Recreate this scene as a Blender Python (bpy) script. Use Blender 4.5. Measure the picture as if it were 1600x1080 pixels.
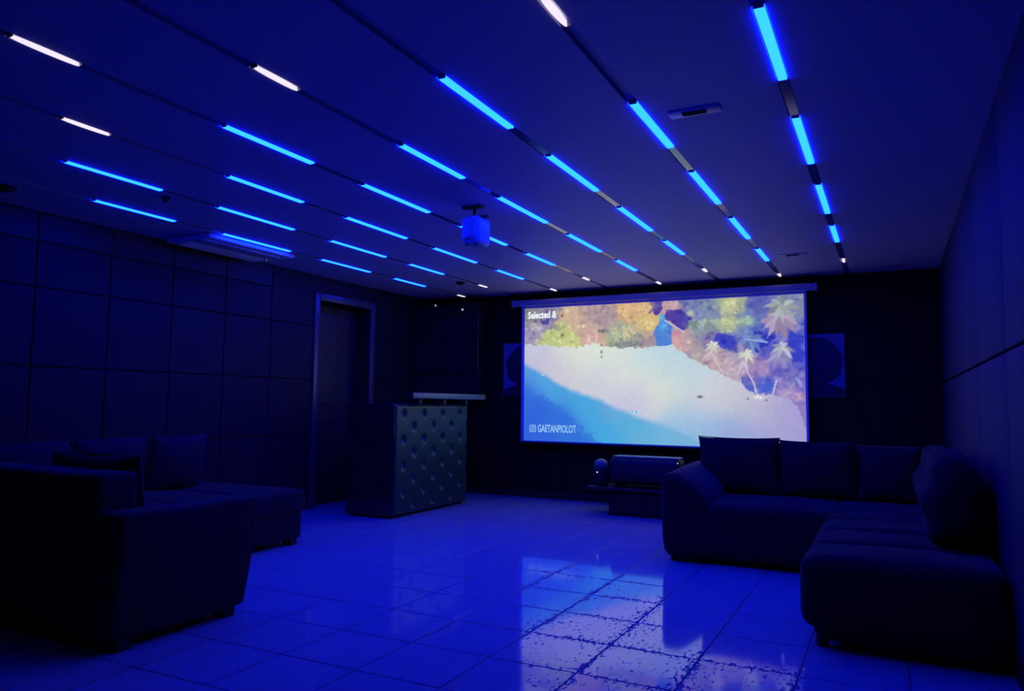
import bpy, bmesh, math, random
import numpy as np
from mathutils import Vector, Matrix

for o in list(bpy.data.objects): bpy.data.objects.remove(o)
C = bpy.context.scene.collection
random.seed(4)

# ---------------------------------------------------------------- camera, world, exposure
CAM_Z = 1.172
cam_d = bpy.data.cameras.new('camera'); cam = bpy.data.objects.new('camera', cam_d); C.objects.link(cam)
R = Vector((0.89092924, 0.45402559, 0.01028863)); U = Vector((0.02656432, -0.07471641, 0.99685094)); F = Vector((-0.45336456, 0.88785034, 0.07862792))
cam.matrix_world = Matrix(((R.x, U.x, -F.x, 0), (R.y, U.y, -F.y, 0), (R.z, U.z, -F.z, CAM_Z), (0, 0, 0, 1)))
cam_d.sensor_fit = 'HORIZONTAL'; cam_d.sensor_width = 36; cam_d.lens = 1164.3 / 1600 * 36
cam_d.clip_start = .05
bpy.context.scene.camera = cam
w = bpy.data.worlds.new('world'); bpy.context.scene.world = w; w.use_nodes = True
w.node_tree.nodes['Background'].inputs[0].default_value = (0.0, 0.0, 0.004, 1)
w.node_tree.nodes['Background'].inputs[1].default_value = 1
vs = bpy.context.scene.view_settings
vs.view_transform = 'Standard'; vs.look = 'None'; vs.gamma = 1; vs.use_curve_mapping = False; vs.exposure = 0

LED = (0.05, 0.70, 88.0)      # blue LED strip radiance
SPOT = (.95, .84, 1.10)        # small white spot radiance
SCREEN = 1.0                  # gain of the projected picture

# ---------------------------------------------------------------- materials
def principled(name, col, rough=.5, metal=0., spec=.5, bump=None, vary=0., coat=0.):
    m = bpy.data.materials.new(name); m.use_nodes = True
    nt = m.node_tree; b = nt.nodes['Principled BSDF']
    b.inputs['Base Color'].default_value = (*col, 1); b.inputs['Roughness'].default_value = rough
    b.inputs['Metallic'].default_value = metal; b.inputs['Specular IOR Level'].default_value = spec
    b.inputs['Coat Weight'].default_value = coat
    tc = nt.nodes.new('ShaderNodeTexCoord')
    if bump:
        n = nt.nodes.new('ShaderNodeTexNoise'); n.inputs['Scale'].default_value = bump[0]; n.inputs['Detail'].default_value = 5
        bp = nt.nodes.new('ShaderNodeBump'); bp.inputs['Strength'].default_value = bump[1]; bp.inputs['Distance'].default_value = .004
        nt.links.new(tc.outputs['Object'], n.inputs['Vector']); nt.links.new(n.outputs['Fac'], bp.inputs['Height']); nt.links.new(bp.outputs['Normal'], b.inputs['Normal'])
    if vary:
        n = nt.nodes.new('ShaderNodeTexNoise'); n.inputs['Scale'].default_value = 3; n.inputs['Detail'].default_value = 6
        r = nt.nodes.new('ShaderNodeValToRGB')
        r.color_ramp.elements[0].position = .3; r.color_ramp.elements[1].position = .7
        r.color_ramp.elements[0].color = (*[c * (1 - vary) for c in col], 1); r.color_ramp.elements[1].color = (*[min(1, c * (1 + vary)) for c in col], 1)
        nt.links.new(tc.outputs['Object'], n.inputs['Vector']); nt.links.new(n.outputs['Fac'], r.inputs['Fac']); nt.links.new(r.outputs['Color'], b.inputs['Base Color'])
    return m

def fabric(name, col, sheen):
    m = principled(name, col, .9, spec=.15, vary=.18, bump=(140, .5)); b = m.node_tree.nodes['Principled BSDF']
    b.inputs['Sheen Weight'].default_value = sheen; b.inputs['Sheen Roughness'].default_value = .35; b.inputs['Sheen Tint'].default_value = (.75, .6, .7, 1)
    return m

def emitter(name, rad):
    m = bpy.data.materials.new(name); m.use_nodes = True
    nt = m.node_tree; nt.nodes.remove(nt.nodes['Principled BSDF'])
    e = nt.nodes.new('ShaderNodeEmission'); k = max(rad)
    e.inputs[0].default_value = (*[c / k for c in rad], 1); e.inputs[1].default_value = k
    nt.links.new(e.outputs[0], nt.nodes['Material Output'].inputs[0]); return m

def tile_material():
    m = bpy.data.materials.new('glossy_tile'); m.use_nodes = True
    nt = m.node_tree; N = nt.nodes; L = nt.links; b = N['Principled BSDF']
    tc = N.new('ShaderNodeTexCoord'); oi = N.new('ShaderNodeObjectInfo')
    sep = N.new('ShaderNodeSeparateXYZ'); L.new(tc.outputs['Object'], sep.inputs[0])
    def M(op, a, bb=None, c=None):
        n = N.new('ShaderNodeMath'); n.operation = op
        for i, v in enumerate((a, bb, c)):
            if v is None: continue
            if isinstance(v, (int, float)): n.inputs[i].default_value = v
            else: L.new(v, n.inputs[i])
        return n.outputs[0]
    ax = M('ABSOLUTE', sep.outputs[0]); ay = M('ABSOLUTE', sep.outputs[1])
    ex = M('MULTIPLY', ax, 1 / .217); ey = M('MULTIPLY', ay, 1 / .217)
    edge = M('MAXIMUM', M('POWER', ex, 7.), M('POWER', ey, 9.))     # 1 at the tile rim
    off = N.new('ShaderNodeCombineXYZ'); L.new(M('MULTIPLY', oi.outputs['Random'], 37.), off.inputs[0]); L.new(M('MULTIPLY', oi.outputs['Random'], 91.), off.inputs[1])
    add = N.new('ShaderNodeVectorMath'); add.operation = 'ADD'; L.new(tc.outputs['Object'], add.inputs[0]); L.new(off.outputs[0], add.inputs[1])
    mp = N.new('ShaderNodeMapping'); mp.inputs['Scale'].default_value = (58, 24, 1); L.new(add.outputs[0], mp.inputs['Vector'])
    n1 = N.new('ShaderNodeTexNoise'); n1.inputs['Scale'].default_value = 1; n1.inputs['Detail'].default_value = 4; n1.inputs['Roughness'].default_value = .65; L.new(mp.outputs[0], n1.inputs['Vector'])
    n2 = N.new('ShaderNodeTexNoise'); n2.inputs['Scale'].default_value = 5; n2.inputs['Detail'].default_value = 2; L.new(add.outputs[0], n2.inputs['Vector'])
    v = M('ADD', M('ADD', n1.outputs['Fac'], M('MULTIPLY', edge, .17)), M('MULTIPLY', n2.outputs['Fac'], .25))
    mr = N.new('ShaderNodeMapRange'); mr.inputs['From Min'].default_value = .722; mr.inputs['From Max'].default_value = .752; L.new(v, mr.inputs['Value'])
    mark = mr.outputs[0]
    rr = M('MULTIPLY_ADD', mark, .5, .07); L.new(rr, b.inputs['Roughness'])
    mx = N.new('ShaderNodeMix'); mx.data_type = 'RGBA'; L.new(mark, mx.inputs['Factor'])
    mx.inputs['A'].default_value = (.40, .38, .38, 1); mx.inputs['B'].default_value = (.27, .24, .25, 1)
    L.new(mx.outputs['Result'], b.inputs['Base Color'])
    sp = M('MULTIPLY_ADD', mark, -.45, .5); L.new(sp, b.inputs['Specular IOR Level'])
    n3 = N.new('ShaderNodeTexNoise'); n3.inputs['Scale'].default_value = 2.2; L.new(add.outputs[0], n3.inputs['Vector'])
    bp = N.new('ShaderNodeBump'); bp.inputs['Strength'].default_value = .05; bp.inputs['Distance'].default_value = .01; L.new(n3.outputs['Fac'], bp.inputs['Height']); L.new(bp.outputs[0], b.inputs['Normal'])
    return m

def picture_material():
    m = bpy.data.materials.new('projected_picture'); m.use_nodes = True
    nt = m.node_tree; nt.nodes.remove(nt.nodes['Principled BSDF'])
    a = nt.nodes.new('ShaderNodeAttribute'); a.attribute_name = 'picture'
    e = nt.nodes.new('ShaderNodeEmission'); e.inputs[1].default_value = SCREEN
    nt.links.new(a.outputs['Color'], e.inputs[0]); nt.links.new(e.outputs[0], nt.nodes['Material Output'].inputs[0]); return m

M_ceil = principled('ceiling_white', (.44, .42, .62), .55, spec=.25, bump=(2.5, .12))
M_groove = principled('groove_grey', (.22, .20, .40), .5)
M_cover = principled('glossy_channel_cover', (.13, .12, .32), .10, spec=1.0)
M_tile = tile_material()
M_grout = principled('grout', (.10, .10, .11), .8)
M_wl = principled('left_wall_panel', (.010, .005, .0115), .6, vary=.12, bump=(18, .25), spec=.25)
M_wr = principled('right_wall_panel', (.016, .008, .040), .75, spec=.25, vary=.10, bump=(18, .2))
M_wb = principled('screen_wall_black', (.009, .006, .0042), .65, spec=.15, vary=.2, bump=(10, .2))
M_blk = principled('black_lacquer', (.012, .012, .014), .12, spec=.6)
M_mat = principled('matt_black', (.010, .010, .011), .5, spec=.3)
M_frame = principled('door_frame_wood', (.11, .075, .05), .30, spec=.5, vary=.15)
M_door = principled('door_leaf_dark', (.02, .014, .02), .45, vary=.15)
M_steel = principled('brushed_steel', (.5, .5, .52), .3, metal=1)
M_sofa = fabric('sofa_fabric', (.030, .019, .016), .22)
M_sofa2 = fabric('left_sofa_fabric', (.024, .014, .018), .16)
M_cush = fabric('cushion_fabric', (.026, .018, .016), .10)
M_lcush = fabric('left_cushion_fabric', (.035, .02, .030), .10)
M_tuft = principled('tufted_leather', (.022, .060, .020), .42, spec=.6, bump=(60, .15))
M_button = principled('leather_button', (.16, .15, .17), .22, spec=.9)
M_top = principled('bar_top_stone', (.20, .25, .10), .3, spec=.7, vary=.1)
M_white = principled('white_plastic', (.62, .62, .66), .35)
M_plate = principled('ceiling_plate_plastic', (.42, .38, .52), .4)
M_proj = principled('projector_shell', (.55, .55, .60), .3)
M_case = principled('screen_case_white', (.45, .43, .50), .4)
M_fab = principled('screen_fabric', (.62, .60, .66), .7)
M_pos = principled('poster_paper', (.20, .17, .24), .5)
M_ink = principled('poster_ink', (.015, .014, .02), .45)
M_spk = principled('speaker_cloth', (.010, .012, .010), .6, bump=(220, .4))
M_spk_top = principled('speaker_rim', (.20, .20, .12), .35)
M_bench = principled('dark_bench_wood', (.05, .03, .012), .3, vary=.2)
M_glass = principled('lens_glass', (.02, .02, .03), .03, spec=1., coat=1.)
M_led = emitter('blue_led', LED)
M_spot = emitter('white_spot', SPOT)
M_dot = emitter('indicator_led', (2.2, 2.2, 2.6))
M_dim = emitter('dim_glow', (.55, .55, .75))
M_text = emitter('projected_white', (.80, .86, .90))
M_text2 = emitter('projected_light_blue', (.30, .55, .92))
M_pic = picture_material()

# ---------------------------------------------------------------- helpers
ORG = {}
def link(name, me, mat, parent=None):
    o = bpy.data.objects.new(name, me); C.objects.link(o)
    if mat: me.materials.append(mat)
    if parent is not None: o.parent = parent
    return o
def tag(o, label=None, cat=None, group=None, kind=None):
    if label: o['label'] = label
    if cat: o['category'] = cat
    if group: o['group'] = group
    if kind: o['kind'] = kind
    return o
def empty(name, loc, label, cat, group=None):
    o = bpy.data.objects.new(name, None); C.objects.link(o); o.location = loc; o.empty_display_size = .1
    ORG[o] = Vector(loc); return tag(o, label, cat, group)
def mesh(name, V, Fc, mat, parent=None, smooth=False):
    """V in world coordinates; stored relative to the parent's origin"""
    g = ORG.get(parent, Vector((0, 0, 0)))
    me = bpy.data.meshes.new(name); me.from_pydata([tuple(Vector(v) - g) for v in V], [], Fc)
    if smooth: me.polygons.foreach_set('use_smooth', [True] * len(me.polygons))
    me.update()
    o = link(name, me, mat, parent); ORG[o] = g; return o
def rbox(lo, hi, r=.01, k=2, div=1, fn=None):
    """rounded box as (verts, faces); fn bends the points afterwards"""
    lo = np.array(lo, float); hi = np.array(hi, float); c = (lo + hi) / 2; h = (hi - lo) / 2; r = min(r, h.min() * .999)
    ax = []
    for i in range(3):
        a = [-h[i] + r * (1 - math.cos(math.pi / 2 * j / k)) if k > 1 else -h[i] + r * j for j in range(k + 1)]
        mid = list(np.linspace(-h[i] + r, h[i] - r, div + 1))[1:-1] if h[i] - r > 1e-6 else []
        a = a + mid + [-x for x in reversed(a)]
        ax.append(a)
    idx = {}; V = []; Fc = []
    def vid(p):
        key = tuple(np.round(p, 6))
        if key not in idx: idx[key] = len(V); V.append(np.array(p, float))
        return idx[key]
    for d in range(3):
        a, b = ax[(d + 1) % 3], ax[(d + 2) % 3]
        for s in (-1, 1):
            for i in range(len(a) - 1):
                for j in range(len(b) - 1):
                    q = []
                    for (x, y) in ((a[i], b[j]), (a[i + 1], b[j]), (a[i + 1], b[j + 1]), (a[i], b[j + 1])):
                        p = [0, 0, 0]; p[d] = s * h[d]; p[(d + 1) % 3] = x; p[(d + 2) % 3] = y; q.append(vid(p))
                    if len(set(q)) == 4: Fc.append(q if s > 0 else q[::-1])
    V = np.array(V); q = np.clip(V, -(h - r), h - r); dd = V - q; n = np.linalg.norm(dd, axis=1, keepdims=True)
    V = np.where(n > 1e-9, q + dd / np.maximum(n, 1e-9) * r, V)
    if fn is not None: V = fn(V, h)
    return V + c, Fc
def box(name, lo, hi, mat, parent=None, r=.006, k=1, div=1, fn=None, smooth=None):
    V, Fc = rbox(lo, hi, r, k, div, fn); return mesh(name, V, Fc, mat, parent, k > 1 if smooth is None else smooth)
def plain(lo, hi):
    x0, y0, z0 = lo; x1, y1, z1 = hi
    V = [(x0, y0, z0), (x1, y0, z0), (x1, y1, z0), (x0, y1, z0), (x0, y0, z1), (x1, y0, z1), (x1, y1, z1), (x0, y1, z1)]
    return V, [(0, 3, 2, 1), (4, 5, 6, 7), (0, 1, 5, 4), (1, 2, 6, 5), (2, 3, 7, 6), (3, 0, 4, 7)]
def slab(name, lo, hi, mat, parent=None):
    V, Fc = plain(lo, hi); return mesh(name, V, Fc, mat, parent)
def lathe(name, prof, loc, mat, parent=None, n=28, axis='z'):
    V = []; Fc = []
    for (r, z) in prof:
        for i in range(n):
            a = 2 * math.pi * i / n; x, y = r * math.cos(a), r * math.sin(a)
            p = (x, y, z) if axis == 'z' else ((z, x, y) if axis == 'x' else (x, z, y))
            V.append(Vector(p) + Vector(loc))
    for k in range(len(prof) - 1):
        for i in range(n):
            a, b = k * n + i, k * n + (i + 1) % n; Fc.append((a, b, b + n, a + n))
    Fc.append(tuple(range(n))[::-1]); Fc.append(tuple(range((len(prof) - 1) * n, len(prof) * n)))
    return mesh(name, V, Fc, mat, parent, True)
def join(parts):
    V = []; Fc = []
    for v, f in parts:
        k = len(V); V += [tuple(x) for x in v]; Fc += [tuple(i + k for i in q) for q in f]
    return V, Fc

# ---------------------------------------------------------------- room
XL, XR, YB, YF, H = -5.75, .48, 8.65, -1.0, 2.6
floor = slab('floor', (XL - .2, YF - .1, -.12), (XR + .2, YB + .1, -.003), M_grout); tag(floor, 'glossy grey tiled floor lit blue', kind='structure')
T = .434; X0 = -1.267; Y0 = 3.57; G = .0022
tv, tf = rbox((-T / 2 + G, -T / 2 + G, -.010), (T / 2 - G, T / 2 - G, 0), .0025, 1)
tile_me = bpy.data.meshes.new('floor_tile'); tile_me.from_pydata([tuple(v) for v in tv], [], tf); tile_me.materials.append(M_tile)
for i in range(-10, 4):
    for j in range(-5, 11):
        o = bpy.data.objects.new('floor_tile', tile_me); C.objects.link(o); o.parent = floor
        o.location = (X0 + (i + .5) * T, Y0 + (j + .5) * T, random.uniform(-.0004, .0004))
        o.rotation_euler = (random.gauss(0, .0007), random.gauss(0, .0007), 0)
def cut_tile(x0, x1, y0, y1):
    v, f = rbox((-(x1 - x0) / 2 + G, -(y1 - y0) / 2 + G, -.010), ((x1 - x0) / 2 - G, (y1 - y0) / 2 - G, 0), .0025, 1)
    me = bpy.data.meshes.new('floor_tile'); me.from_pydata([tuple(q) for q in v], [], f); o = link('floor_tile', me, M_tile, floor); o.location = ((x0 + x1) / 2, (y0 + y1) / 2, 0)
for j in range(-5, 11): cut_tile(XL, X0 - 10 * T, Y0 + j * T, Y0 + (j + 1) * T)
for i in range(-10, 4): cut_tile(X0 + i * T, X0 + (i + 1) * T, Y0 + 11 * T, YB)
near = box('floor_tile_field', (XL, YF, -.010), (XR, Y0 - 5 * T, 0), M_tile, floor)

# ceiling: panels hung between eight open channels
GX = [-.391 - .668 * i for i in range(8)]; GW = .025
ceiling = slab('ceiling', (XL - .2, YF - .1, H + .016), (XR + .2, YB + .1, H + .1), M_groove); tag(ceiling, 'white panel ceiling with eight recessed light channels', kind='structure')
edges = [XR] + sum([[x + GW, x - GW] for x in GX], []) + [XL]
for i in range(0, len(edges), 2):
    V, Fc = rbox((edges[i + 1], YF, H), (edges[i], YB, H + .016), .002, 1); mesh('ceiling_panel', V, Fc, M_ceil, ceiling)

def wall(name, lo, hi, mat, label): return tag(slab(name, lo, hi, mat), label, kind='structure')
wb = wall('wall_back', (XL - .2, YB, -.1), (XR + .2, YB + .15, H + .1), M_mat, 'black panelled wall behind the projection screen')
xs = [XR, -.05, -1.25, -2.45, -3.65, -4.72, XL]
for i in range(6):
    for z0, z1 in ((.09, 1.43), (1.43, H)):
        V, Fc = rbox((xs[i + 1] + .004, YB - .014, z0 + .003), (xs[i] - .004, YB + .005, z1 - .003), .005, 1); mesh('wall_panel', V, Fc, M_wb, wb)
tag(box('baseboard_back', (XL, YB - .022, 0), (XR, YB, .085), M_mat), 'low black baseboard under the screen wall', kind='structure')
DY0, DY1, DZ = 6.44, 7.36, 2.32
V, Fc = join([plain((XL - .2, YF - .1, -.1), (XL, DY0, H + .1)), plain((XL - .2, DY1, -.1), (XL, YB + .1, H + .1)), plain((XL - .2, DY0, DZ), (XL, DY1, H + .1)), plain((XL - .32, DY0 - .1, -.1), (XL - .27, DY1 + .1, H))])
wl = mesh('wall_left', V, Fc, M_wl); tag(wl, 'dark square-panelled left wall', kind='structure')
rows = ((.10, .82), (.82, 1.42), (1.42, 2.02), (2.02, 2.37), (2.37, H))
ys = [5.72 - .6 * k for k in range(10)]
cols = [(ys[k + 1], ys[k]) for k in range(9)] + [(5.72, DY0 - .09), (DY1 + .09, 8.05), (8.05, YB - .02)]
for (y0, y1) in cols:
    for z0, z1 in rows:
        d = random.uniform(0, .002); mt = M_mat if (z1 == H and y1 < 5.8) else M_wl  # black top band stands in for shade under the ceiling
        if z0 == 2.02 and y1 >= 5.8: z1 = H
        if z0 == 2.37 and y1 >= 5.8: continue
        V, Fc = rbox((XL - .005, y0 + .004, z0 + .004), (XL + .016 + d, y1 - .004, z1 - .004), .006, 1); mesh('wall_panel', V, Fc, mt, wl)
wr = wall('wall_right', (XR, YF - .1, -.1), (XR + .2, YB + .1, H + .1), M_mat, 'padded right wall with one long horizontal seam')
yr = [YB - .02, 7.52, 6.32, 5.12, 3.92, 2.72, 1.52, .32, YF]
for k in range(8):
    for z0, z1 in ((.1, 1.43), (1.43, H)):
        V, Fc = rbox((XR - .03, yr[k + 1] + .003, z0 + .005), (XR + .005, yr[k] - .003, z1 - .005), .009, 2); mesh('wall_panel', V, Fc, M_wr, wr, True)
wall('wall_front', (XL - .2, YF - .15, -.1), (XR + .2, YF, H + .1), M_wl, 'dark wall behind the viewer')
tag(box('baseboard_left', (XL, YF, 0), (XL + .02, DY0 - .09, .09), M_mat), 'black baseboard along the left wall', kind='structure')
tag(box('baseboard_right', (XR - .034, YF, 0), (XR, YB - .03, .09), M_mat), 'black baseboard along the right wall', kind='structure')

# door in the left wall
dr = empty('door_1', (XL, (DY0 + DY1) / 2, 0), None, None); tag(dr, 'dark door set deep in a pale frame in the left wall', kind='structure')
fw = .085
box('door_jamb', (XL - .02, DY0 - fw, 0), (XL + .04, DY0, DZ + fw), M_frame, dr, .008, 2)
box('door_jamb', (XL - .02, DY1, 0), (XL + .04, DY1 + fw, DZ + fw), M_frame, dr, .008, 2)
box('door_head', (XL - .02, DY0, DZ), (XL + .04, DY1, DZ + fw), M_frame, dr, .008, 2)
lf = box('door_leaf', (XL - .25, DY0 + .01, .01), (XL - .20, DY1 - .01, DZ - .01), M_door, dr, .004)
for z0, z1 in ((.15, 1.0), (1.15, 2.2)):
    box('door_inset', (XL - .205, DY0 + .13, z0), (XL - .192, DY1 - .13, z1), M_door, lf, .006)
hd = lathe('door_handle', [(.012, 0), (.012, .05)], (XL - .20, DY0 + .08, 1.02), M_steel, lf, 12, 'x')
for side, y0, y1 in ((0, DY0, DY0 + .012), (1, DY1 - .012, DY1)):
    box('door_lining', (XL - .26, y0, 0), (XL - .02, y1, DZ), M_mat, dr, .002)

# ---------------------------------------------------------------- LED strips in the channels
ORD = ['first', 'second', 'third', 'fourth', 'fifth', 'sixth', 'seventh', 'eighth']
ODD = [(6.27, 6.92), (5.06, 5.86), (3.82, 4.60), (2.68, 3.34)]
EVEN = [(6.93, 7.56), (5.70, 6.48), (4.46, 5.26), (3.31, 3.98)]
me_cache = {}
def strip(name, x, y0, y1, mat, label, cat, group):
    L = round(y1 - y0, 3); key = (name, L)
    t = empty(name, (x, (y0 + y1) / 2, H), label, cat, group)
    if key not in me_cache:
        out = []
        for nm, lo, hi, m in (('housing', (-GW + .001, -L / 2 - .004, .006), (GW - .001, L / 2 + .004, .0155), M_steel),
                              ('diffuser', (-GW + .0065, -L / 2, -.005), (GW - .0065, L / 2, .006), mat)):
            V, Fc = rbox(lo, hi, .0015, 1)
            if name == 'spot_light' and nm == 'diffuser':      # lens-shaped, tapering to both ends
                n = 24; V = [((GW - .011) * math.sin(2 * math.pi * k / n), L / 2 * math.cos(2 * math.pi * k / n), z) for z in (-.006, .008) for k in range(n)]
                Fc = [tuple(range(n))[::-1], tuple(range(n, 2 * n))] + [(k, (k + 1) % n, (k + 1) % n + n, k + n) for k in range(n)]
            me = bpy.data.meshes.new(nm); me.from_pydata([tuple(v) for v in V], [], Fc); me.materials.append(m); out.append((nm, me))
        for s in (-1, 1):
            V, Fc = rbox((-GW + .0065, s * (L / 2 + .002) - .002, -.005), (GW - .0065, s * (L / 2 + .002) + .002, .006), .001, 1)
            me = bpy.data.meshes.new('end_cap'); me.from_pydata([tuple(v) for v in V], [], Fc); me.materials.append(M_cover); out.append(('end_cap', me))
        me_cache[key] = out
    for nm, me in me_cache[key]:
        o = bpy.data.objects.new(nm, me); C.objects.link(o); o.parent = t
for i, x in enumerate(GX):
    odd = i % 2 == 0
    for k, (a, b) in enumerate(ODD if odd else EVEN):
        near_name = ['nearest the screen', 'second from the screen', 'third from the screen', 'farthest from the screen'][k]
        strip('led_strip', x, a, b, M_led, f'blue LED strip {near_name} in the {ORD[i]} ceiling channel from the right', 'strip light', 'blue strips in the ceiling channels')
    f0, f1 = (7.70, 7.93) if odd else (8.31, 8.52)
    strip('spot_light', x, f0, f1, M_spot, f'short white light by the screen wall in the {ORD[i]} ceiling channel from the right', 'spotlight', 'short white lights in the ceiling channels')
    n0, n1 = (1.62, 1.90) if odd else (2.24, 2.50)
    if i in (1, 3, 4, 5):
        strip('spot_light', x, n0, n1, M_spot, f'short white light at the viewer end of the {ORD[i]} ceiling channel from the right', 'spotlight', 'short white lights in the ceiling channels')
    segs = (ODD if odd else EVEN)[::-1] + [(f0, f1)]
    for (a0, a1), (b0, b1) in zip(segs[:-1], segs[1:]):
        V, Fc = rbox((x - GW + .003, a1 + .01, H + .003), (x + GW - .003, b0 - .01, H + .011), .001, 1); mesh('channel_cover', V, Fc, M_cover, ceiling)

# ---------------------------------------------------------------- ceiling devices
def ceiling_plate(x, y, label):
    t = empty('ceiling_plate', (x, y, H), label, 'ceiling vent', 'small slotted plates on the ceiling')
    fr = box('plate', (x - .125, y - .045, H - .006), (x + .125, y + .045, H), M_plate, t, .004, 2)
    box('slot', (x - .06, y - .022, H - .011), (x + .055, y + .022, H - .007), M_mat, t, .003, 1)
    for k in range(3): box('slot_fin', (x - .058, y - .014 + k * .012, H - .013), (x + .053, y - .011 + k * .012, H - .010), M_mat, t, .001, 1)
ceiling_plate(-.82, 3.53, 'small pale ceiling plate with black slot between the two rightmost light channels, viewer side')
ceiling_plate(-.80, 7.33, 'small pale ceiling plate with thin dark slot close to the screen')
def detector(x, y, r, label):
    t = empty('smoke_detector', (x, y, H), label, 'smoke detector')
    lathe('base', [(r, 0), (r, -.010)], (x, y, H), M_mat, t)
    lathe('dome', [(r * .8, -.010), (r * .75, -.022), (r * .5, -.032), (r * .2, -.036)], (x, y, H), M_mat, t)
detector(-4.5, 7.46, .055, 'small dark ceiling detector beside the short white lights above the bar')
detector(-5.3, 2.83, .07, 'round dark ceiling detector at the left edge above the left sofa')
detector(-4.52, 3.47, .03, 'tiny dark ceiling sensor at the end of the leftmost blue strips')

ac = empty('air_conditioner', (-5.40, 4.85, H), 'long white ceiling cassette air conditioner along the left wall', 'air conditioner')
box('panel', (-5.66, 4.36, H - .045), (-5.12, 5.40, H), M_white, ac, .03, 4, 2)
box('air_inlet', (-5.58, 4.40, H - .052), (-5.42, 5.28, H - .044), M_white, ac, .006, 2)
for k in range(6): box('grille_slat', (-5.575 + k * .027, 4.42, H - .057), (-5.562 + k * .027, 5.26, H - .051), M_white, ac, .002, 1)
fl = box('air_flap', (-5.30, 4.40, H - .054), (-5.20, 5.28, H - .044), M_white, ac, .005, 2)
box('outlet_gap', (-5.335, 4.40, H - .047), (-5.31, 5.28, H - .0445), M_mat, ac, .001, 1)
tag(box('status_light', (-5.44, 5.33, H - .047), (-5.43, 5.338, H - .044), M_dim, ac, .002, 1), 'small lit status light')

# ---------------------------------------------------------------- projector
pj = empty('projector', (-2.67, 4.62, H), 'small rounded white projector hanging from the ceiling, glowing blue', 'projector')
box('ceiling_mount', (-2.76, 4.57, H - .012), (-2.60, 4.63, H), M_mat, pj, .004, 1)
lathe('mount_stem', [(.011, 0), (.011, -.075)], (-2.665, 4.60, H - .01), M_mat, pj, 12)
box('mount_arm', (-2.70, 4.60, H - .078), (-2.56, 4.66, H - .070), M_mat, pj, .003, 1)
bd = box('body', (-2.745, 4.53, 2.315), (-2.595, 4.74, 2.525), M_proj, pj, .045, 5, 2)
box('front_face', (-2.72, 4.524, 2.36), (-2.62, 4.532, 2.50), M_white, bd, .004, 2)
lathe('knob', [(.014, 0), (.018, -.006), (.016, -.018), (.008, -.024)], (-2.745, 4.60, 2.425), M_glass, pj, 18, 'x')
lathe('lens_ring', [(.040, 0), (.040, .018), (.034, .022)], (-2.67, 4.738, 2.42), M_mat, pj, 24, 'y')
lathe('lens', [(.032, 0), (.028, .012), (.012, .018)], (-2.67, 4.748, 2.42), M_glass, pj, 24, 'y')
box('foot', (-2.72, 4.56, 2.308), (-2.70, 4.58, 2.318), M_mat, pj, .004, 1); box('foot', (-2.64, 4.56, 2.308), (-2.62, 4.58, 2.318), M_mat, pj, .004, 1)
box('air_vent', (-2.71, 4.518, 2.345), (-2.66, 4.526, 2.352), M_spk_top, pj, .002, 1)

# ---------------------------------------------------------------- projection screen
SY = 8.50
sc = empty('projection_screen', (-2.5, SY, H), 'large pull-down projection screen showing a tropical beach seen from the air', 'projection screen')
cs = box('case', (-4.32, SY - .035, 2.418), (-.70, SY + .05, 2.50), M_case, sc, .022, 4, 1)
box('case_cap', (-4.335, SY - .04, 2.412), (-4.315, SY + .055, 2.506), M_case, sc, .008, 2); box('case_cap', (-.705, SY - .04, 2.412), (-.685, SY + .055, 2.506), M_case, sc, .008, 2)
box('maker_badge', (-4.24, SY - .037, 2.452), (-4.20, SY - .034, 2.462), M_mat, sc, .001, 1)
box('wall_bracket', (-4.20, SY + .04, 2.44), (-4.14, YB - .012, 2.50), M_mat, sc, .004, 1); box('wall_bracket', (-.86, SY + .04, 2.44), (-.80, YB - .012, 2.50), M_mat, sc, .004, 1)
box('fabric', (-4.205, SY + .003, .70), (-.798, SY + .007, 2.425), M_fab, sc, .0015, 1)
box('weight_bar', (-4.21, SY - .006, .682), (-.793, SY + .014, .708), M_mat, sc, .006, 2)
PX0, PX1, PZ0, PZ1 = -4.16, -.825, .722, 2.39

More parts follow.
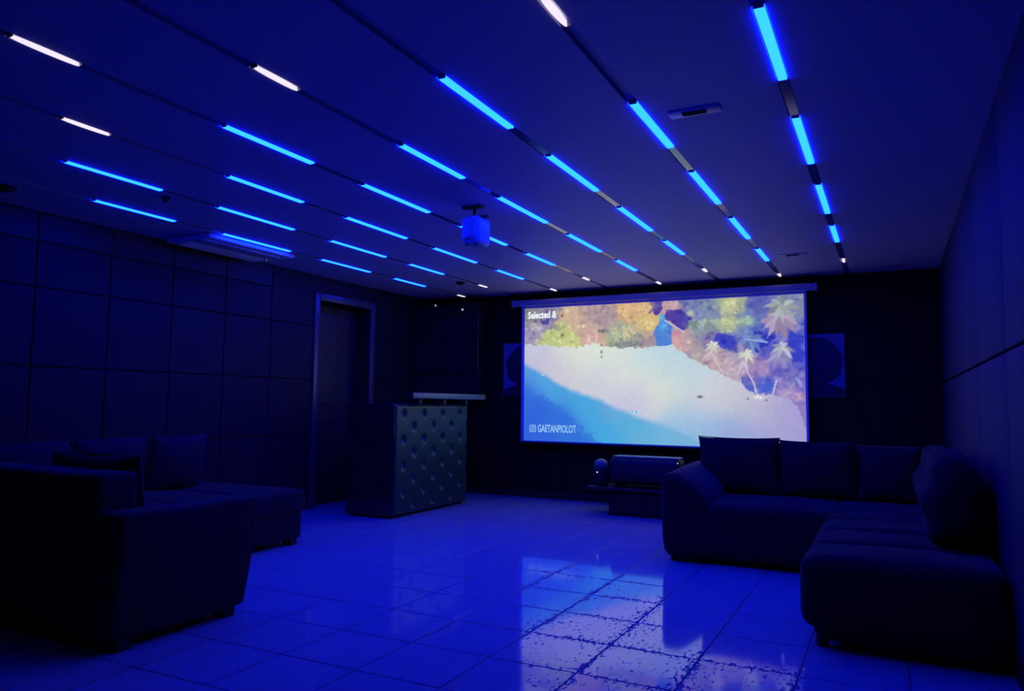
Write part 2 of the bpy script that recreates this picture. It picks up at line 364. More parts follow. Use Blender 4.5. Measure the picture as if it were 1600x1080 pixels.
PIC = {
    'sand': [(25, 702, 200, 205, 215), (25, 623, 190, 185, 225), (154, 572, 200, 195, 215), (195, 663, 220, 230, 215), (317, 582, 215, 228, 215), (472, 606, 200, 220, 225), (547, 632, 185, 212, 225), (583, 560, 185, 212, 225), (654, 501, 190, 210, 222), (396, 492, 215, 222, 215), (509, 403, 215, 222, 212), (317, 463, 200, 200, 220), (434, 316, 195, 195, 225), (582, 361, 205, 215, 212), (618, 207, 175, 195, 225), (689, 320, 205, 205, 215), (757, 293, 200, 200, 212), (824, 267, 190, 188, 212), (889, 215, 180, 175, 212), (953, 191, 165, 155, 215), (977, 114, 165, 155, 210), (687, 98, 150, 185, 225), (756, 116, 140, 165, 220), (823, 79, 150, 165, 220), (920, 84, 160, 160, 215), (617, 95, 130, 185, 225)],
    'water': [(8, 561, 90, 150, 225), (69, 466, 80, 165, 230), (9, 373, 55, 120, 225), (27, 234, 45, 95, 225), (71, 66, 45, 95, 225), (19, 17, 50, 85, 230), (155, 161, 45, 115, 225), (197, 43, 50, 120, 225), (154, 374, 70, 160, 225), (237, 284, 70, 165, 225), (278, 166, 65, 165, 228), (333, 80, 65, 168, 228), (471, 58, 95, 175, 222), (395, 170, 85, 175, 222), (545, 49, 110, 180, 222), (357, 257, 110, 165, 220), (617, 11, 115, 175, 222)],
    'foliage': [(15, 955, 120, 125, 130), (33, 811, 150, 140, 175), (102, 931, 120, 110, 150), (136, 773, 170, 190, 110), (111, 728, 185, 205, 110), (187, 739, 195, 205, 120), (178, 924, 205, 175, 140), (236, 843, 200, 165, 145), (277, 916, 165, 140, 145), (277, 749, 205, 160, 150), (333, 911, 165, 140, 150), (349, 969, 170, 145, 150), (396, 965, 215, 165, 110), (442, 975, 205, 160, 115), (473, 972, 215, 165, 110), (365, 774, 165, 170, 140), (411, 756, 150, 160, 140), (473, 840, 215, 180, 110), (472, 738, 160, 140, 150), (563, 977, 190, 140, 160), (621, 986, 80, 95, 170), (663, 882, 100, 115, 180), (692, 950, 110, 130, 165), (775, 956, 150, 165, 140), (862, 933, 70, 80, 175), (959, 923, 110, 125, 170), (663, 811, 135, 155, 165), (760, 818, 140, 160, 160), (828, 826, 90, 120, 185), (926, 805, 120, 110, 180), (983, 720, 65, 75, 195), (760, 734, 65, 85, 185), (861, 742, 50, 70, 190), (605, 701, 190, 150, 160), (641, 643, 165, 150, 160), (691, 696, 120, 110, 165), (711, 598, 180, 155, 165), (779, 554, 180, 160, 185), (827, 621, 150, 140, 185), (859, 524, 150, 120, 185), (880, 659, 45, 55, 200), (918, 617, 120, 120, 200), (988, 587, 60, 70, 200), (943, 496, 100, 90, 195), (986, 376, 110, 95, 205), (878, 403, 60, 80, 205), (903, 363, 130, 110, 195), (941, 336, 170, 150, 195), (978, 258, 130, 110, 200)],
    'edge': [(-20, 728), (102, 713), (212, 695), (301, 725), (309, 695), (365, 685), (427, 679), (510, 689), (569, 696), (598, 645), (662, 571), (738, 479), (785, 444), (812, 396), (848, 349), (903, 342), (954, 323), (978, 251), (991, 167), (1011, 89), (1020, 1064), (-22, 1198)],
    'shore': [(-37, 625), (69, 513), (154, 419), (237, 351), (301, 315), (364, 257), (426, 215), (486, 174), (545, 136), (617, 81), (687, 16), (755, -47)],
    'deep': [(-27, 467), (26, 404), (70, 343), (112, 312), (155, 252), (188, 215), (213, 133), (262, 76), (302, 19), (341, -51)],
    'polys': [((60, 125, 225), [(522, 902), (540, 907), (547, 870), (571, 811), (571, 696), (514, 682), (509, 750), (504, 794), (524, 843)]), ((62, 50, 160), [(487, 1018), (537, 1012), (533, 930), (518, 909), (489, 926)]), ((65, 52, 165), [(548, 935), (606, 937), (638, 870), (620, 793), (606, 787), (544, 878)]), ((70, 60, 160), [(63, 911), (106, 907), (102, 869), (72, 871)]), ((40, 50, 185), [(848, 770), (913, 725), (886, 672), (853, 619), (820, 662)]), ((45, 55, 200), [(958, 762), (998, 719), (997, 547), (962, 562), (944, 696)]), ((55, 60, 195), [(719, 765), (774, 747), (793, 677), (746, 652), (712, 723)]), ((60, 95, 210), [(871, 430), (904, 429), (897, 362), (868, 376)])],
    'blobs': [((95, 190, 240), 533, 886, 9, 23), ((80, 160, 235), 536, 821, 16, 44), ((205, 205, 155), 768, 956, 28, 66), ((190, 195, 140), 751, 944, 10, 17), ((190, 200, 145), 761, 831, 37, 44), ((175, 185, 150), 760, 787, 29, 26), ((190, 200, 175), 635, 906, 15, 26), ((195, 160, 170), 563, 977, 28, 32), ((205, 130, 165), 580, 767, 13, 26), ((225, 165, 160), 584, 717, 13, 41), ((195, 205, 140), 145, 765, 44, 47), ((222, 185, 135), 396, 957, 29, 41), ((220, 185, 135), 473, 965, 31, 44), ((220, 198, 135), 476, 847, 33, 41), ((110, 110, 120), 317, 807, 19, 15), ((125, 135, 135), 411, 704, 66, 17), ((120, 60, 60), 155, 934, 4, 12), ((110, 100, 60), 156, 787, 7, 15), ((160, 190, 165), 821, 838, 26, 36), ((90, 90, 110), 664, 333, 10, 10), ((90, 95, 105), 311, 654, 4, 12), ((90, 95, 105), 311, 618, 4, 6), ((110, 105, 115), 821, 321, 4, 7), ((110, 105, 115), 880, 313, 4, 7), ((200, 225, 240), 78, 494, 7, 6), ((190, 215, 245), 136, 449, 10, 7), ((185, 220, 245), 311, 319, 6, 6), ((150, 200, 235), 434, 222, 19, 6), ((215, 205, 220), 857, 335, 22, 17), ((180, 150, 190), 979, 337, 18, 29)],
    'lines': [((215, 205, 215), 819, 505, 840, 430, 3.5), ((215, 205, 215), 840, 430, 850, 351, 4.0), ((205, 195, 225), 912, 440, 901, 356, 4), ((215, 200, 205), 723, 555, 745, 488, 3.5), ((215, 205, 215), 544, 868, 611, 779, 3.5), ((225, 215, 205), 261, 781, 267, 720, 4), ((225, 215, 205), 293, 778, 287, 719, 4), ((215, 205, 210), 800, 451, 800, 403, 3), ((150, 165, 225), 814, 717, 886, 692, 5), ((190, 190, 160), 419, 851, 388, 757, 4), ((190, 190, 160), 450, 864, 427, 770, 4), ((200, 200, 150), 365, 833, 372, 729, 4), ((205, 205, 160), 396, 846, 396, 742, 4)],
    'palms': [((165, 145, 180), 927, 845, 70, 11), ((150, 160, 165), 930, 926, 59, 9), ((185, 165, 175), 711, 639, 43, 9), ((200, 200, 195), 710, 681, 29, 7), ((180, 165, 190), 813, 580, 46, 9), ((190, 195, 180), 820, 621, 33, 7), ((150, 145, 195), 925, 616, 49, 9), ((170, 175, 190), 931, 656, 37, 7), ((175, 165, 185), 50, 857, 31, 9), ((190, 185, 150), 411, 800, 33, 9), ((150, 165, 165), 691, 837, 37, 9), ((120, 120, 200), 974, 455, 37, 8), ((95, 120, 190), 834, 716, 51, 8), ((130, 150, 150), 642, 834, 29, 8), ((165, 185, 150), 365, 774, 26, 8)],
}

def paint(W, Hh):
    rng = np.random.default_rng(7)
    u = np.linspace(0, 1000, W)[None, :].repeat(Hh, 0); v = np.linspace(0, 1000, Hh)[:, None].repeat(W, 1)
    def noise(n, s=0):
        g = np.random.default_rng(s).random((n + 2, int(n * 2) + 2)); x = u / 1000 * (2 * n); y = v / 1000 * n
        i = x.astype(int); j = y.astype(int); fx = x - i; fy = y - j; fx = fx * fx * (3 - 2 * fx); fy = fy * fy * (3 - 2 * fy)
        i = np.minimum(i, g.shape[1] - 2); j = np.minimum(j, g.shape[0] - 2)
        return (g[j, i] * (1 - fx) + g[j, i + 1] * fx) * (1 - fy) + (g[j + 1, i] * (1 - fx) + g[j + 1, i + 1] * fx) * fy
    def field(pts, s, wob=0.):
        uu = u + wob * (noise(24, 5) - .5) + wob * .6 * (noise(60, 6) - .5); vv = v + wob * 1.9 * (noise(24, 8) - .5) + wob * (noise(60, 9) - .5)
        num = np.zeros((Hh, W, 3)); den = np.full((Hh, W, 1), 1e-9)
        for (a, b, r, g, c) in pts:
            k = np.exp(-((uu - a) ** 2 + ((vv - b) / 1.98) ** 2) / (2 * s * s))[..., None] + 1e-7
            num += k * np.array([r, g, c], float); den += k
        return num / den
    def inside(pts, wob=0.):
        uu = u + wob * (noise(40, 1) - .5); vv = v + wob * 2 * (noise(40, 2) - .5); m = np.zeros((Hh, W), bool); n = len(pts)
        for i in range(n):
            x0, y0 = pts[i]; x1, y1 = pts[(i + 1) % n]
            if y0 == y1: continue
            c = ((y0 > vv) != (y1 > vv)) & (uu < (x1 - x0) * (vv - y0) / (y1 - y0) + x0); m ^= c
        return m
    def put(img, m, col, a=1.): m = (m * a)[..., None]; img[:] = img * (1 - m) + np.array(col, float) * m
    img = field(PIC['sand'], 45)
    img += (noise(50, 3)[..., None] - .5) * 5
    sx = [p[0] for p in PIC['shore']]; sy = [p[1] for p in PIC['shore']]
    wm = np.clip((np.interp(u, sx, sy) + 14 * (noise(16, 4) - .5) - v) / 60 + .35, 0, 1); wm = wm * wm * (3 - 2 * wm)
    wat = field(PIC['water'], 38)
    dx = [p[0] for p in PIC['deep']]; dy = [p[1] for p in PIC['deep']]
    dm = np.clip((np.interp(u, dx, dy, right=-200) + 70 * (noise(26, 11) - .5) + 50 * (noise(60, 12) - .5) - v) / 22, 0, 1)
    put(wat, dm, (42, 105, 225), .55)
    img = img * (1 - wm[..., None]) + wat * wm[..., None]
    fm = inside(PIC['edge'], 11)
    fo = field(PIC['foliage'], 20, 34.); fo = fo * .84 + np.array([205, 190, 195]) * .16
    img = np.where(fm[..., None], fo, img)
    # leafy texture: many small clumps
    tex = np.zeros((Hh, W, 3)); stepu, stepv = 1000 / (W - 1), 1000 / (Hh - 1)
    def stamp(a, b, rx, ry, col, al):
        i0, i1 = max(0, int((a - 2.2 * rx) / stepu)), min(W, int((a + 2.2 * rx) / stepu) + 2); j0, j1 = max(0, int((b - 2.2 * ry) / stepv)), min(Hh, int((b + 2.2 * ry) / stepv) + 2)
        if i1 <= i0 or j1 <= j0: return
        k = np.exp(-(((u[j0:j1, i0:i1] - a) / rx) ** 2 + ((v[j0:j1, i0:i1] - b) / ry) ** 2) ** 1.5) * al
        img[j0:j1, i0:i1] = img[j0:j1, i0:i1] * (1 - k[..., None]) + np.array(col, float) * k[..., None]
    for c, pts in PIC['polys']: put(img, inside(pts, 9), c, .88)
    for _ in range(1700):
        a = rng.uniform(0, 1000); b = rng.uniform(320, 1000)
        i = min(W - 1, int(a / stepu)); j = min(Hh - 1, int(b / stepv))
        base = img[j, i].copy()
        if not fm[j, i] or (base[2] > 200 and base[0] < 75): continue
        up = rng.random() < .5; amp = rng.uniform(14, 42)
        col = base + (amp * np.array([1, .95, .55]) if up else -amp * np.array([1, 1, .35]))
        r = rng.uniform(3.2, 10); stamp(a, b, r, r * rng.uniform(1.1, 2.4), np.clip(col, 20, 240), rng.uniform(.3, .75))
    for c, a, b, rx, ry in PIC['blobs']:
        stamp(a, b, rx, ry, c, .85)
        if rx > 15:
            for _ in range(int(rx)):
                q = rng.normal(0, .45, 2); s = rng.choice([-1, 1]) * rng.uniform(15, 35); stamp(a + q[0] * rx, b + q[1] * ry, 4, 7, np.clip(np.array(c) + s, 0, 250), .6)
    def stroke(a, b, c, d, wd, col, al=.9):
        n = max(2, int(math.hypot(c - a, (d - b) / 2) / 1.6))
        for k in range(n + 1): t = k / n; stamp(a + (c - a) * t, b + (d - b) * t, wd, wd * 1.98, col, al)
    for c, a, b, r, n in PIC['palms']:
        for k in range(n):
            an = 2 * math.pi * (k + rng.uniform(-.25, .25)) / n; le = r * rng.uniform(.75, 1.05); px, py = a, b
            cc = np.clip(np.array(c) + rng.uniform(-24, 28), 0, 240)
            for s in range(7):
                t = (s + 1) / 7; x = a + math.cos(an) * le * t; y = b + math.sin(an) * le * 1.7 * t - le * .65 * t * t
                stroke(px, py, x, y, 1.4 + r * .10 * math.sin(math.pi * min(1, t * .9 + .1)) , cc, .6); px, py = x, y
    for c, a, b, d, e, wd in PIC['lines']: stroke(a, b, d, e, wd * .55, c)
    lum = img.mean(-1, keepdims=True); img = lum + (img - lum) * .93
    img = np.clip(img, 0, 255) / 255
    return np.where(img <= .04045, img / 12.92, ((img + .055) / 1.055) ** 2.4)
W_, H_ = 460, 232
pix = paint(W_, H_)
xs_ = np.linspace(PX0, PX1, W_); zs_ = np.linspace(PZ0, PZ1, H_)
g = ORG[sc]
V = np.stack([np.tile(xs_, H_) - g.x, np.full(W_ * H_, SY - .0005 - g.y), np.repeat(zs_, W_) - g.z], -1)
jj, ii = np.mgrid[0:H_ - 1, 0:W_ - 1]; a = (jj * W_ + ii).ravel()
Fq = np.stack([a, a + 1, a + W_ + 1, a + W_], -1)
pm = bpy.data.meshes.new('picture'); pm.from_pydata(V.tolist(), [], Fq.tolist())
at = pm.color_attributes.new('picture', 'FLOAT_COLOR', 'POINT')
at.data.foreach_set('color', np.concatenate([pix.reshape(-1, 3), np.ones((W_ * H_, 1))], 1).ravel().astype(np.float32))
tag(link('picture', pm, M_pic, sc), 'glowing projected picture of beach, blue water and palms')

def writing(name, s, x, z, size, wide, mat, bold=.0, width=None):
    cu = bpy.data.curves.new(name, 'FONT'); cu.body = s; cu.size = size; cu.offset = bold; cu.resolution_u = 3
    t = bpy.data.objects.new(name, cu); C.objects.link(t)
    dg = bpy.context.evaluated_depsgraph_get(); me = bpy.data.meshes.new_from_object(t.evaluated_get(dg))
    bpy.data.objects.remove(t)
    xsn = [v.co.x for v in me.vertices]; k = (width / (max(xsn) - min(xsn))) if width else wide; x0 = min(xsn)
    for vv in me.vertices: vv.co = Vector((x + (vv.co.x - x0) * k, SY - .003, z + vv.co.y)) - g
    me.materials.clear(); return link(name, me, mat, sc)
writing('caption', 'Selected &', -4.115, 2.262, .118, 1, M_text, .005, .40)
writing('caption', 'GAETANPIOLOT', -3.965, .832, .128, 1, M_text2, .003, .515)
ic = []
ix, iz, s = -4.035, .873, .045
def ring(cx, cz, pts_o, pts_i):
    n = len(pts_o); V = [(cx + a, SY - .003, cz + b) for a, b in pts_o] + [(cx + a, SY - .003, cz + b) for a, b in pts_i]
    return V, [(i, (i + 1) % n, (i + 1) % n + n, i + n) for i in range(n)]
def sq(r, n=24, p=5): return [(r * math.copysign(abs(math.cos(t)) ** (2 / p), math.cos(t)), r * math.copysign(abs(math.sin(t)) ** (2 / p), math.sin(t))) for t in [2 * math.pi * k / n for k in range(n)]]
ic.append(ring(ix, iz, sq(s), sq(s - .010))); ic.append(ring(ix, iz, sq(.024, 20, 2), sq(.014, 20, 2))); ic.append(ring(ix + .027, iz + .027, sq(.006, 8, 2), sq(.001, 8, 2)))
V, Fc = join(ic); mesh('caption_icon', V, Fc, M_text2, sc)

# ---------------------------------------------------------------- posters either side of the screen
def poster(name_label, x0, x1, flip):
    y = YB - .014
    t = empty('poster', ((x0 + x1) / 2, y, 1.28), name_label, 'poster', 'portrait posters beside the screen')
    box('panel', (x0, y - .02, 1.28), (x1, y, 1.96), M_pos, t, .004, 1)
    cx = (x0 + x1) / 2 + (.02 if flip else -.0); zc = 1.66
    n = 40
    # mass of dark hair, neck and shoulders
    pts = [(cx + .30 * math.cos(a) * (1 + .03 * math.sin(9 * a)), zc + .27 * math.sin(a) * (1 + .03 * math.sin(7 * a))) for a in [2 * math.pi * k / n for k in range(n)]]
    V = [(px, y - .0225, pz) for px, pz in pts]; mesh('hair_print', V, [tuple(range(n))], M_ink, t)
    body = [(cx - .12, 1.50), (cx + .12, 1.50), (cx + .15, 1.42), (cx + .31, 1.37), (cx + .33, 1.285), (cx - .33, 1.285), (cx - .31, 1.37), (cx - .15, 1.42)]
    mesh('shoulder_print', [(px, y - .0215, pz) for px, pz in body], [tuple(range(8))[::-1]], M_ink, t)
poster('pale square poster with dark rounded hair silhouette, left of the screen', -4.52, -3.84, False)
poster('pale square poster with dark rounded hair silhouette, right of the screen', -1.12, -.44, True)

# ---------------------------------------------------------------- bar with tufted front
bx0, bx1, by0, by1 = -5.12, -4.55, 6.27, 7.72
bar = empty('bar_counter', (-4.83, 7.0, 0), 'dark bar counter with button-tufted leather front and raised stone shelf', 'bar counter')
box('body', (bx0, by0, .04), (bx1, by1, 1.14), M_mat, bar, .01, 2)
box('plinth', (bx0 + .04, by0 + .03, 0), (bx1 - .03, by1 - .03, .045), M_mat, bar, .004, 1)
box('side_panel', (bx0 - .0, by0 - .022, .02), (bx1 + .02, by0 + .002, 1.15), M_blk, bar, .006, 1)
ny, nz = 150, 100
yy = np.linspace(by0 - .02, by1, ny); zz = np.linspace(.03, 1.165, nz); V = []
ZR = [1.06 - .135 * k for k in range(8)]
for z in zz:
    for y in yy:
        m_ = (y - 6.41) / .187; n_ = (1.06 - z) / .135; a_ = (m_ + n_) / 2; b_ = (m_ - n_) / 2
        fa, fb = a_ - round(a_), b_ - round(b_)
        dy = y - 6.41; best = 9
        for r in (round(n_ - .5), round(n_ + .5), round(n_)):
            if r < 0 or r > 7: continue
            q = y - 6.41 - (.187 if r % 2 else 0); q -= .374 * round(q / .374); best = min(best, math.hypot(q, z - (1.06 - .135 * r)))
        e = min(1, (z - .03) / .03, (1.165 - z) / .03, (y - by0 + .02) / .03, (by1 - y) / .03)
        d = .030 * math.sqrt(max(0, e)) - .028 * math.exp(-(best / .034) ** 2)
        V.append((bx1 + .004 + max(-.001, d), y, z))
Fc = [(j * ny + i, j * ny + i + 1, (j + 1) * ny + i + 1, (j + 1) * ny + i) for j in range(nz - 1) for i in range(ny - 1)]
tf_ = mesh('tufted_front', V, Fc, M_tuft, bar, True)
for r in range(8):
    for k in range(4):
        y = 6.41 + .374 * k + (.187 if r % 2 else 0)
        if y > by1 - .08: continue
        lathe('button', [(.001, .014), (.009, .012), (.014, .006), (.015, 0)][::-1], (bx1 + .003, y, 1.06 - .135 * r), M_button, tf_, 12, 'x')
box('worktop', (bx0, by0, 1.138), (bx1 + .01, by1, 1.165), M_mat, bar, .006, 1)
for y in (6.62, 7.10, 7.58): box('shelf_riser', (-4.535, y - .03, 1.16), (-4.46, y + .03, 1.222), M_mat, bar, .003, 1)
box('bar_shelf', (-4.50, 6.42, 1.220), (-4.42, 7.97, 1.285), M_top, bar, .008, 2)
box('shelf_end', (-4.50, 6.412, 1.218), (-4.418, 6.422, 1.287), M_mat, bar, .002, 1)

# dark wall cabinet in the corner behind the bar
cb = empty('wall_cabinet', (-5.23, YB - .18, 1.3), 'black glass-fronted cabinet on the wall in the corner behind the bar', 'cabinet')
cx0, cx1, cy0, cy1 = XL + .03, -4.74, 8.32, YB - .016
box('body', (cx0, cy0 + .02, 1.32), (cx1, cy1, 2.47), M_mat, cb, .005, 1)
for a, b in ((cx0, -5.24), (-5.235, cx1)):
    d_ = box('door', (a + .004, cy0, 1.56), (b - .002, cy0 + .022, 2.44), M_blk, cb, .004, 1)
    box('handle', ((a if a > -5.3 else b - .03) + .012, cy0 - .014, 1.75), ((a if a > -5.3 else b - .03) + .02, cy0 - .002, 2.0), M_mat, d_, .002, 1)
box('shelf_board', (cx0, cy0 - .02, 1.30), (cx1, cy0 + .30, 1.33), M_blk, cb, .004, 1)
tag(lathe('reflection_rim', [(.022, 0), (.022, -.008), (.015, -.010)], (-5.40, cy0 + .012, 2.455), M_steel, cb, 16, 'y'), None)  # steel rim and two glowing dots added to stand in for reflections
lathe('reflection_dot', [(.012, 0), (.010, -.004)], (-5.40, cy0 + .001, 2.475), M_dim, cb, 12, 'y')
lathe('reflection_dot', [(.014, 0), (.010, -.004)], (-4.98, cy0 - .001, 2.40), M_dim, cb, 12, 'y')

# ---------------------------------------------------------------- speakers on the low bench
bn = empty('low_bench', (-2.45, 7.87, 0), 'low dark bench with overhanging top carrying the speakers below the screen', 'bench')
box('top', (-2.98, 7.62, .265), (-1.92, 8.12, .30), M_bench, bn, .008, 2)
box('body', (-2.74, 7.68, .0), (-1.96, 8.10, .266), M_mat, bn, .008, 1)
box('drawer_front', (-2.72, 7.668, .03), (-2.36, 7.684, .245), M_mat, bn, .004, 1); box('drawer_front', (-2.34, 7.668, .03), (-1.98, 7.684, .245), M_mat, bn, .004, 1)
def puff(V, h): 
    V = V.copy(); V[:, 1] *= 1 + .10 * (1 - (V[:, 2] / h[2]) ** 2); return V
sp = empty('portable_speaker', (-2.38, 7.86, .30), 'wide black rounded party speaker lying on the bench under the screen', 'speaker')
box('body', (-2.76, 7.73, .325), (-1.985, 7.99, .615), M_spk, sp, .06, 5, 3, puff)
box('top_rim', (-2.73, 7.76, .603), (-2.005, 7.96, .628), M_spk_top, sp, .012, 3)
for x in (-2.66, -2.10): box('foot', (x - .04, 7.80, .30), (x + .04, 7.92, .33), M_mat, sp, .006, 1)
box('badge', (-2.38, 7.712, .45), (-2.36, 7.720, .475), M_spk_top, sp, .003, 1)
tag(lathe('status_light', [(.0055, 0), (.005, -.004)], (-2.01, 7.745, .575), M_dot, sp, 12, 'y'), 'tiny white indicator light')
s2 = empty('dome_speaker', (-2.87, 7.80, .30), 'small black dome-topped speaker with a white light dot on the bench', 'speaker')
lathe('body', [(.070, 0), (.080, .02), (.082, .17), (.080, .20)], (-2.87, 7.80, .30), M_spk, s2)
lathe('dome', [(.080, .20), (.078, .225), (.066, .255), (.045, .275), (.02, .284), (.002, .286)], (-2.87, 7.80, .30), M_spk_top, s2)
tag(lathe('status_light', [(.006, 0), (.005, -.004)], (-2.885, 7.72, .445), M_dot, s2, 12, 'y'), 'tiny white indicator light')

# ---------------------------------------------------------------- soft furniture
def soft(amp=.02, seed=0, bulge=.0):
    ph = np.random.default_rng(seed).uniform(0, 6.28, 6)
    def fn(V, h):
        n = V / h; o = V.copy(); p = amp * (1 - np.clip(np.abs(n[:, 0]), 0, 1) ** 2) * (1 - np.clip(np.abs(n[:, 1]), 0, 1) ** 2)
        o[:, 2] += np.where(n[:, 2] > .3, p, 0)
        o[:, 0] += np.sign(n[:, 0]) * bulge * (1 - n[:, 2] ** 2) * (np.abs(n[:, 0]) > .6); o[:, 1] += np.sign(n[:, 1]) * bulge * (1 - n[:, 2] ** 2) * (np.abs(n[:, 1]) > .6)
        o += .0035 * np.stack([np.sin(V[:, 1] * 9 + ph[0]) * np.cos(V[:, 2] * 8 + ph[1]), np.sin(V[:, 0] * 9 + ph[2]) * np.cos(V[:, 2] * 7 + ph[3]), np.sin(V[:, 0] * 8 + ph[4]) * np.cos(V[:, 1] * 9 + ph[5])], -1)
        return o
    return fn
def pillow(name, loc, width, height, thick, lean, yaw, mat, label, group, seed=0, pinch=.07):
    """upright cushion; local x = width, z = height; loc is the middle of its bottom edge"""
    n = 22; t = empty(name, loc, label, 'cushion', group); t.rotation_euler = (lean, 0, yaw)
    rng = np.random.default_rng(seed); ph = rng.uniform(0, 6.28, 4); V = []; Fc = []
    s = np.sin(np.linspace(-math.pi / 2, math.pi / 2, n + 1))
    for side in (-1, 1):
        for b in s:
            for a in s:
                th = thick / 2 * (max(0, (1 - a * a) * (1 - b * b))) ** .42
                x = width / 2 * a * (1 - pinch * (1 - b * b)) ; z = height / 2 * b * (1 - pinch * .8 * (1 - a * a))
                y = side * (th + .006 * math.sin(5 * a + ph[0]) * math.cos(4 * b + ph[1]) * (1 - a * a) * (1 - b * b))
                V.append((x, y, z + height / 2 + .006 * math.sin(3 * a + ph[2]) * (b > .5)))
    m = n + 1
    for k in range(2):
        for j in range(n):
            for i in range(n):
                q = [k * m * m + j * m + i, k * m * m + j * m + i + 1, k * m * m + (j + 1) * m + i + 1, k * m * m + (j + 1) * m + i]; Fc.append(q if k == 0 else q[::-1])
    me = bpy.data.meshes.new('cover'); me.from_pydata(V, [], Fc)
    bm = bmesh.new(); bm.from_mesh(me); bmesh.ops.remove_doubles(bm, verts=bm.verts, dist=.0008); bm.to_mesh(me); bm.free()
    me.polygons.foreach_set('use_smooth', [True] * len(me.polygons)); link('cover', me, mat, t)
    # piped seam round the rim
    rim = [(width / 2 * a * (1 - 0), -1) for a in (0,)]
    path = []
    for a in s: path.append((width / 2 * a, height / 2 * -1 * (1 - pinch * .8 * (1 - a * a))))
    for b in s[1:]: path.append((width / 2 * (1 - pinch * (1 - b * b)), height / 2 * b))
    for a in s[::-1][1:]: path.append((width / 2 * a, height / 2 * (1 - pinch * .8 * (1 - a * a))))
    for b in s[::-1][1:-1]: path.append((-width / 2 * (1 - pinch * (1 - b * b)), height / 2 * b))
    V = []; k6 = 6; L = len(path)
    for (x, z) in path:
        d = math.hypot(x, z)
        for q in range(k6):
            a = 2 * math.pi * q / k6; V.append((x + .006 * math.cos(a) * x / d, .006 * math.sin(a), z + height / 2 + .006 * math.cos(a) * z / d))
    Fc = [(i * k6 + q, i * k6 + (q + 1) % k6, ((i + 1) % L) * k6 + (q + 1) % k6, ((i + 1) % L) * k6 + q) for i in range(L) for q in range(k6)]
    me = bpy.data.meshes.new('piping'); me.from_pydata(V, [], Fc); me.polygons.foreach_set('use_smooth', [True] * len(me.polygons)); link('piping', me, mat, t)
    return t

# right-hand L-shaped sofa
rs = empty('corner_sofa', (-.4, 5.6, 0), 'dark fabric L-shaped sofa in the right corner before the screen', 'sofa')
def arm_fn(V, h):
    o = soft(.01, 3)(V, h); n = V / h; top = np.clip((n[:, 2] + .2) / 1.2, 0, 1)
    o[:, 2] -= top * (.16 * np.clip((n[:, 0] + .35) / 1.35, 0, 1) ** 1.3) ; o[:, 2] += top * .02 * n[:, 1]
    o[:, 0] += .05 * np.clip(-n[:, 2] - .55, 0, 1) * (n[:, 0] < 0); return o
box('arm', (-1.60, 5.64, .04), (-1.26, 6.72, .675), M_sofa, rs, .06, 5, 8, arm_fn)
box('base', (-1.30, 5.70, .04), (-.38, 6.72, .30), M_sofa, rs, .035, 3, 6, soft(0, 1))
box('seat_cushion', (-1.30, 5.655, .05), (-.38, 6.5, .45), M_sofa, rs, .07, 5, 10, soft(.02, 5))
box('base', (-.38, 3.98, .04), (XR - .04, 6.72, .30), M_sofa, rs, .06, 4, 10, soft(0, 2))
for k, (a, b) in enumerate(((3.95, 4.42), (4.42, 4.92), (4.92, 5.40), (5.40, 6.5))):
    box('seat_cushion', (-.43, a, .10 if k == 0 else .2), (XR - .04, b, .450), M_sofa, rs, .07, 5, 8, soft(.022, 11 + k, .006))
box('backrest', (-1.30, 6.58, .28), (XR - .04, 6.84, .86), M_sofa, rs, .06, 4, 6, soft(.01, 7))
box('backrest', (XR - .20, 5.2, .40), (XR - .035, 6.6, .84), M_sofa, rs, .05, 4, 6, soft(.01, 8))
for (x, y) in ((-1.52, 5.76), (-1.52, 6.6), (-.34, 4.08), (XR - .14, 4.06), (-.34, 5.4), (XR - .14, 6.6)):
    lathe('foot', [(.028, 0), (.034, .05)], (x, y, 0), M_mat, rs, 14)
pillow('back_cushion', (-1.165, 6.40, .46), .66, .465, .18, math.radians(-10), 0, M_cush, 'dark cushion with pointed corner at the left end of the right sofa, below the screen', 'cushions along the back of the right sofa', 1, .085)
pillow('back_cushion', (-.555, 6.42, .46), .56, .445, .18, math.radians(-10), 0, M_cush, 'dark cushion second from the left on the right sofa, under the screen corner', 'cushions along the back of the right sofa', 2, .06)
pillow('back_cushion', (-.04, 6.40, .46), .44, .42, .18, math.radians(-10), math.radians(-6), M_cush, 'dark cushion in the corner of the right sofa, clear of the screen', 'cushions along the back of the right sofa', 3)
def bolster(y0, y1, label, seed, zt=.95):
    t = empty('bolster', (.30, (y0 + y1) / 2, .46), label, 'cushion', 'thick cushions against the right wall')
    def fn(V, h):
        n = V / h; o = soft(0, seed)(V, h); up = np.clip((n[:, 2] + 1) / 2, 0, 1)
        o[:, 2] -= up * (.13 * np.clip((n[:, 0] + .3) / 1.3, 0, 1) ** 1.5 + .05 * np.clip(-n[:, 1] - .2, 0, 1)); o[:, 0] += .035 * up - .022 * np.cos(n[:, 2] * 6) * np.clip(-n[:, 0], 0, 1); return o
    box('cover', (.11, y0, .455), (.42, y1, zt), M_cush, t, .13, 6, 10, fn)
bolster(4.42, 5.25, 'thick rounded cushion against the right wall, nearest the viewer', 21)
bolster(5.30, 6.05, 'thick rounded cushion against the right wall, behind the nearest one', 22, .93)

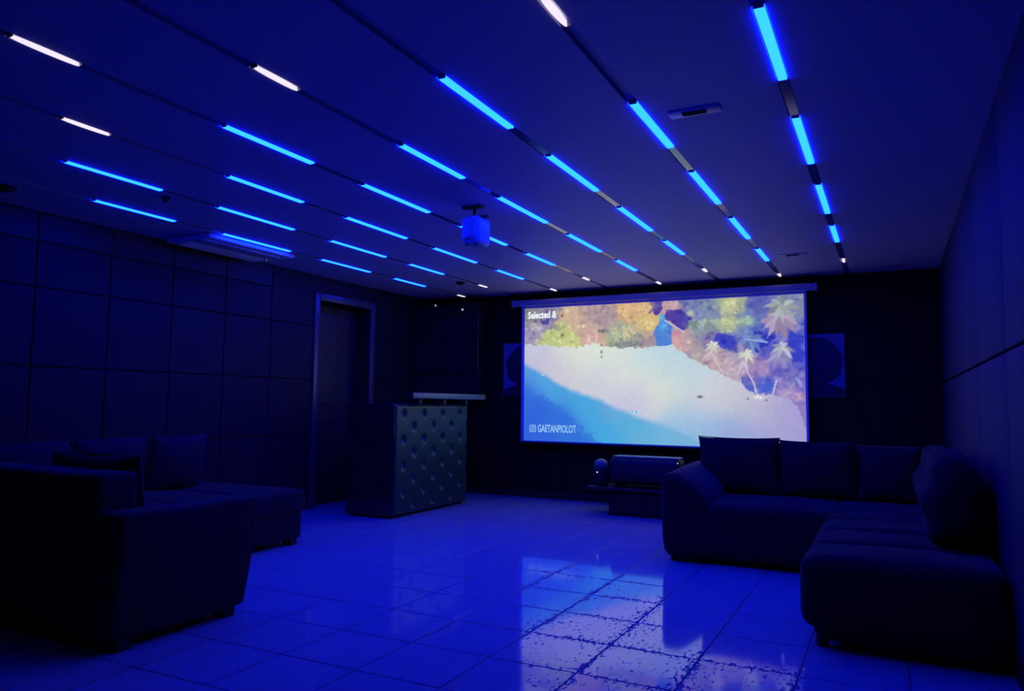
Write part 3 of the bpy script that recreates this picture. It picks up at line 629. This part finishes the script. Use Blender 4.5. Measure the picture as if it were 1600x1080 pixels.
# left-hand L-shaped sofa, its back towards the viewer
ls = empty('sectional_sofa', (-4.4, 3.2, 0), 'dark L-shaped sofa at left with its back to the viewer', 'sofa')
def arm2(V, h):
    o = soft(.004, 31)(V, h); n = V / h; o[:, 0] += .03 * n[:, 2] * (n[:, 0] > 0); o[:, 1] += .02 * n[:, 2] * (n[:, 1] > 0); return o
box('arm', (-3.36, 2.28, .05), (-3.19, 3.12, .645), M_sofa2, ls, .035, 4, 6, arm2)
box('backrest', (XL + .03, 2.28, .05), (-3.34, 2.50, .82), M_sofa2, ls, .04, 4, 8, soft(.006, 32))
box('base', (XL + .03, 2.46, .05), (-3.34, 3.10, .30), M_sofa2, ls, .03, 3, 6)
for k, (a, b) in enumerate(((-4.05, -3.36), (-4.75, -4.05))):
    box('seat_cushion', (a, 2.50, .28), (b, 3.14, .46), M_sofa2, ls, .045, 4, 6, soft(.015, 33 + k))
box('base', (XL + .03, 3.05, .05), (-4.40, 4.82, .30), M_sofa2, ls, .03, 3, 6)
for k, (a, b) in enumerate(((3.1, 3.68), (3.68, 4.24), (4.24, 4.84))):
    box('seat_cushion', (XL + .08, a, .26), (-4.38, b, .45), M_sofa2, ls, .045, 4, 6, soft(.015, 43 + k, .004))
box('backrest', (XL + .03, 2.48, .28), (XL + .22, 4.0, .80), M_sofa2, ls, .05, 4, 6, soft(.01, 50))
for (x, y) in ((-3.28, 2.38), (-3.30, 3.02), (-4.46, 4.74), (-5.6, 4.74), (-5.6, 2.4), (-4.5, 2.4), (-4.5, 3.6)):
    box('foot', (x - .04, y - .04, 0), (x + .04, y + .04, .055), M_mat, ls, .004, 1)
pillow('throw_cushion', (-3.80, 2.62, .47), .72, .42, .17, math.radians(8), 0, M_lcush, 'dark cushion standing at the right end of the left sofa, pale edge showing', 'cushions on the left sofa', 61, .02)
pillow('throw_cushion', (-5.27, 4.22, .46), .52, .44, .20, math.radians(12), math.radians(90), M_lcush, 'blue-lit square cushion farthest along the left sofa, against the wall', 'cushions on the left sofa', 62, .03)
pillow('throw_cushion', (-5.27, 3.62, .46), .56, .44, .20, math.radians(12), math.radians(90), M_lcush, 'cushion against the left wall, next to the blue-lit square one', 'cushions on the left sofa', 63, .03)
pillow('throw_cushion', (-5.27, 3.02, .46), .56, .43, .20, math.radians(12), math.radians(90), M_lcush, 'cushion against the left wall, nearest the viewer', 'cushions on the left sofa', 64, .03)
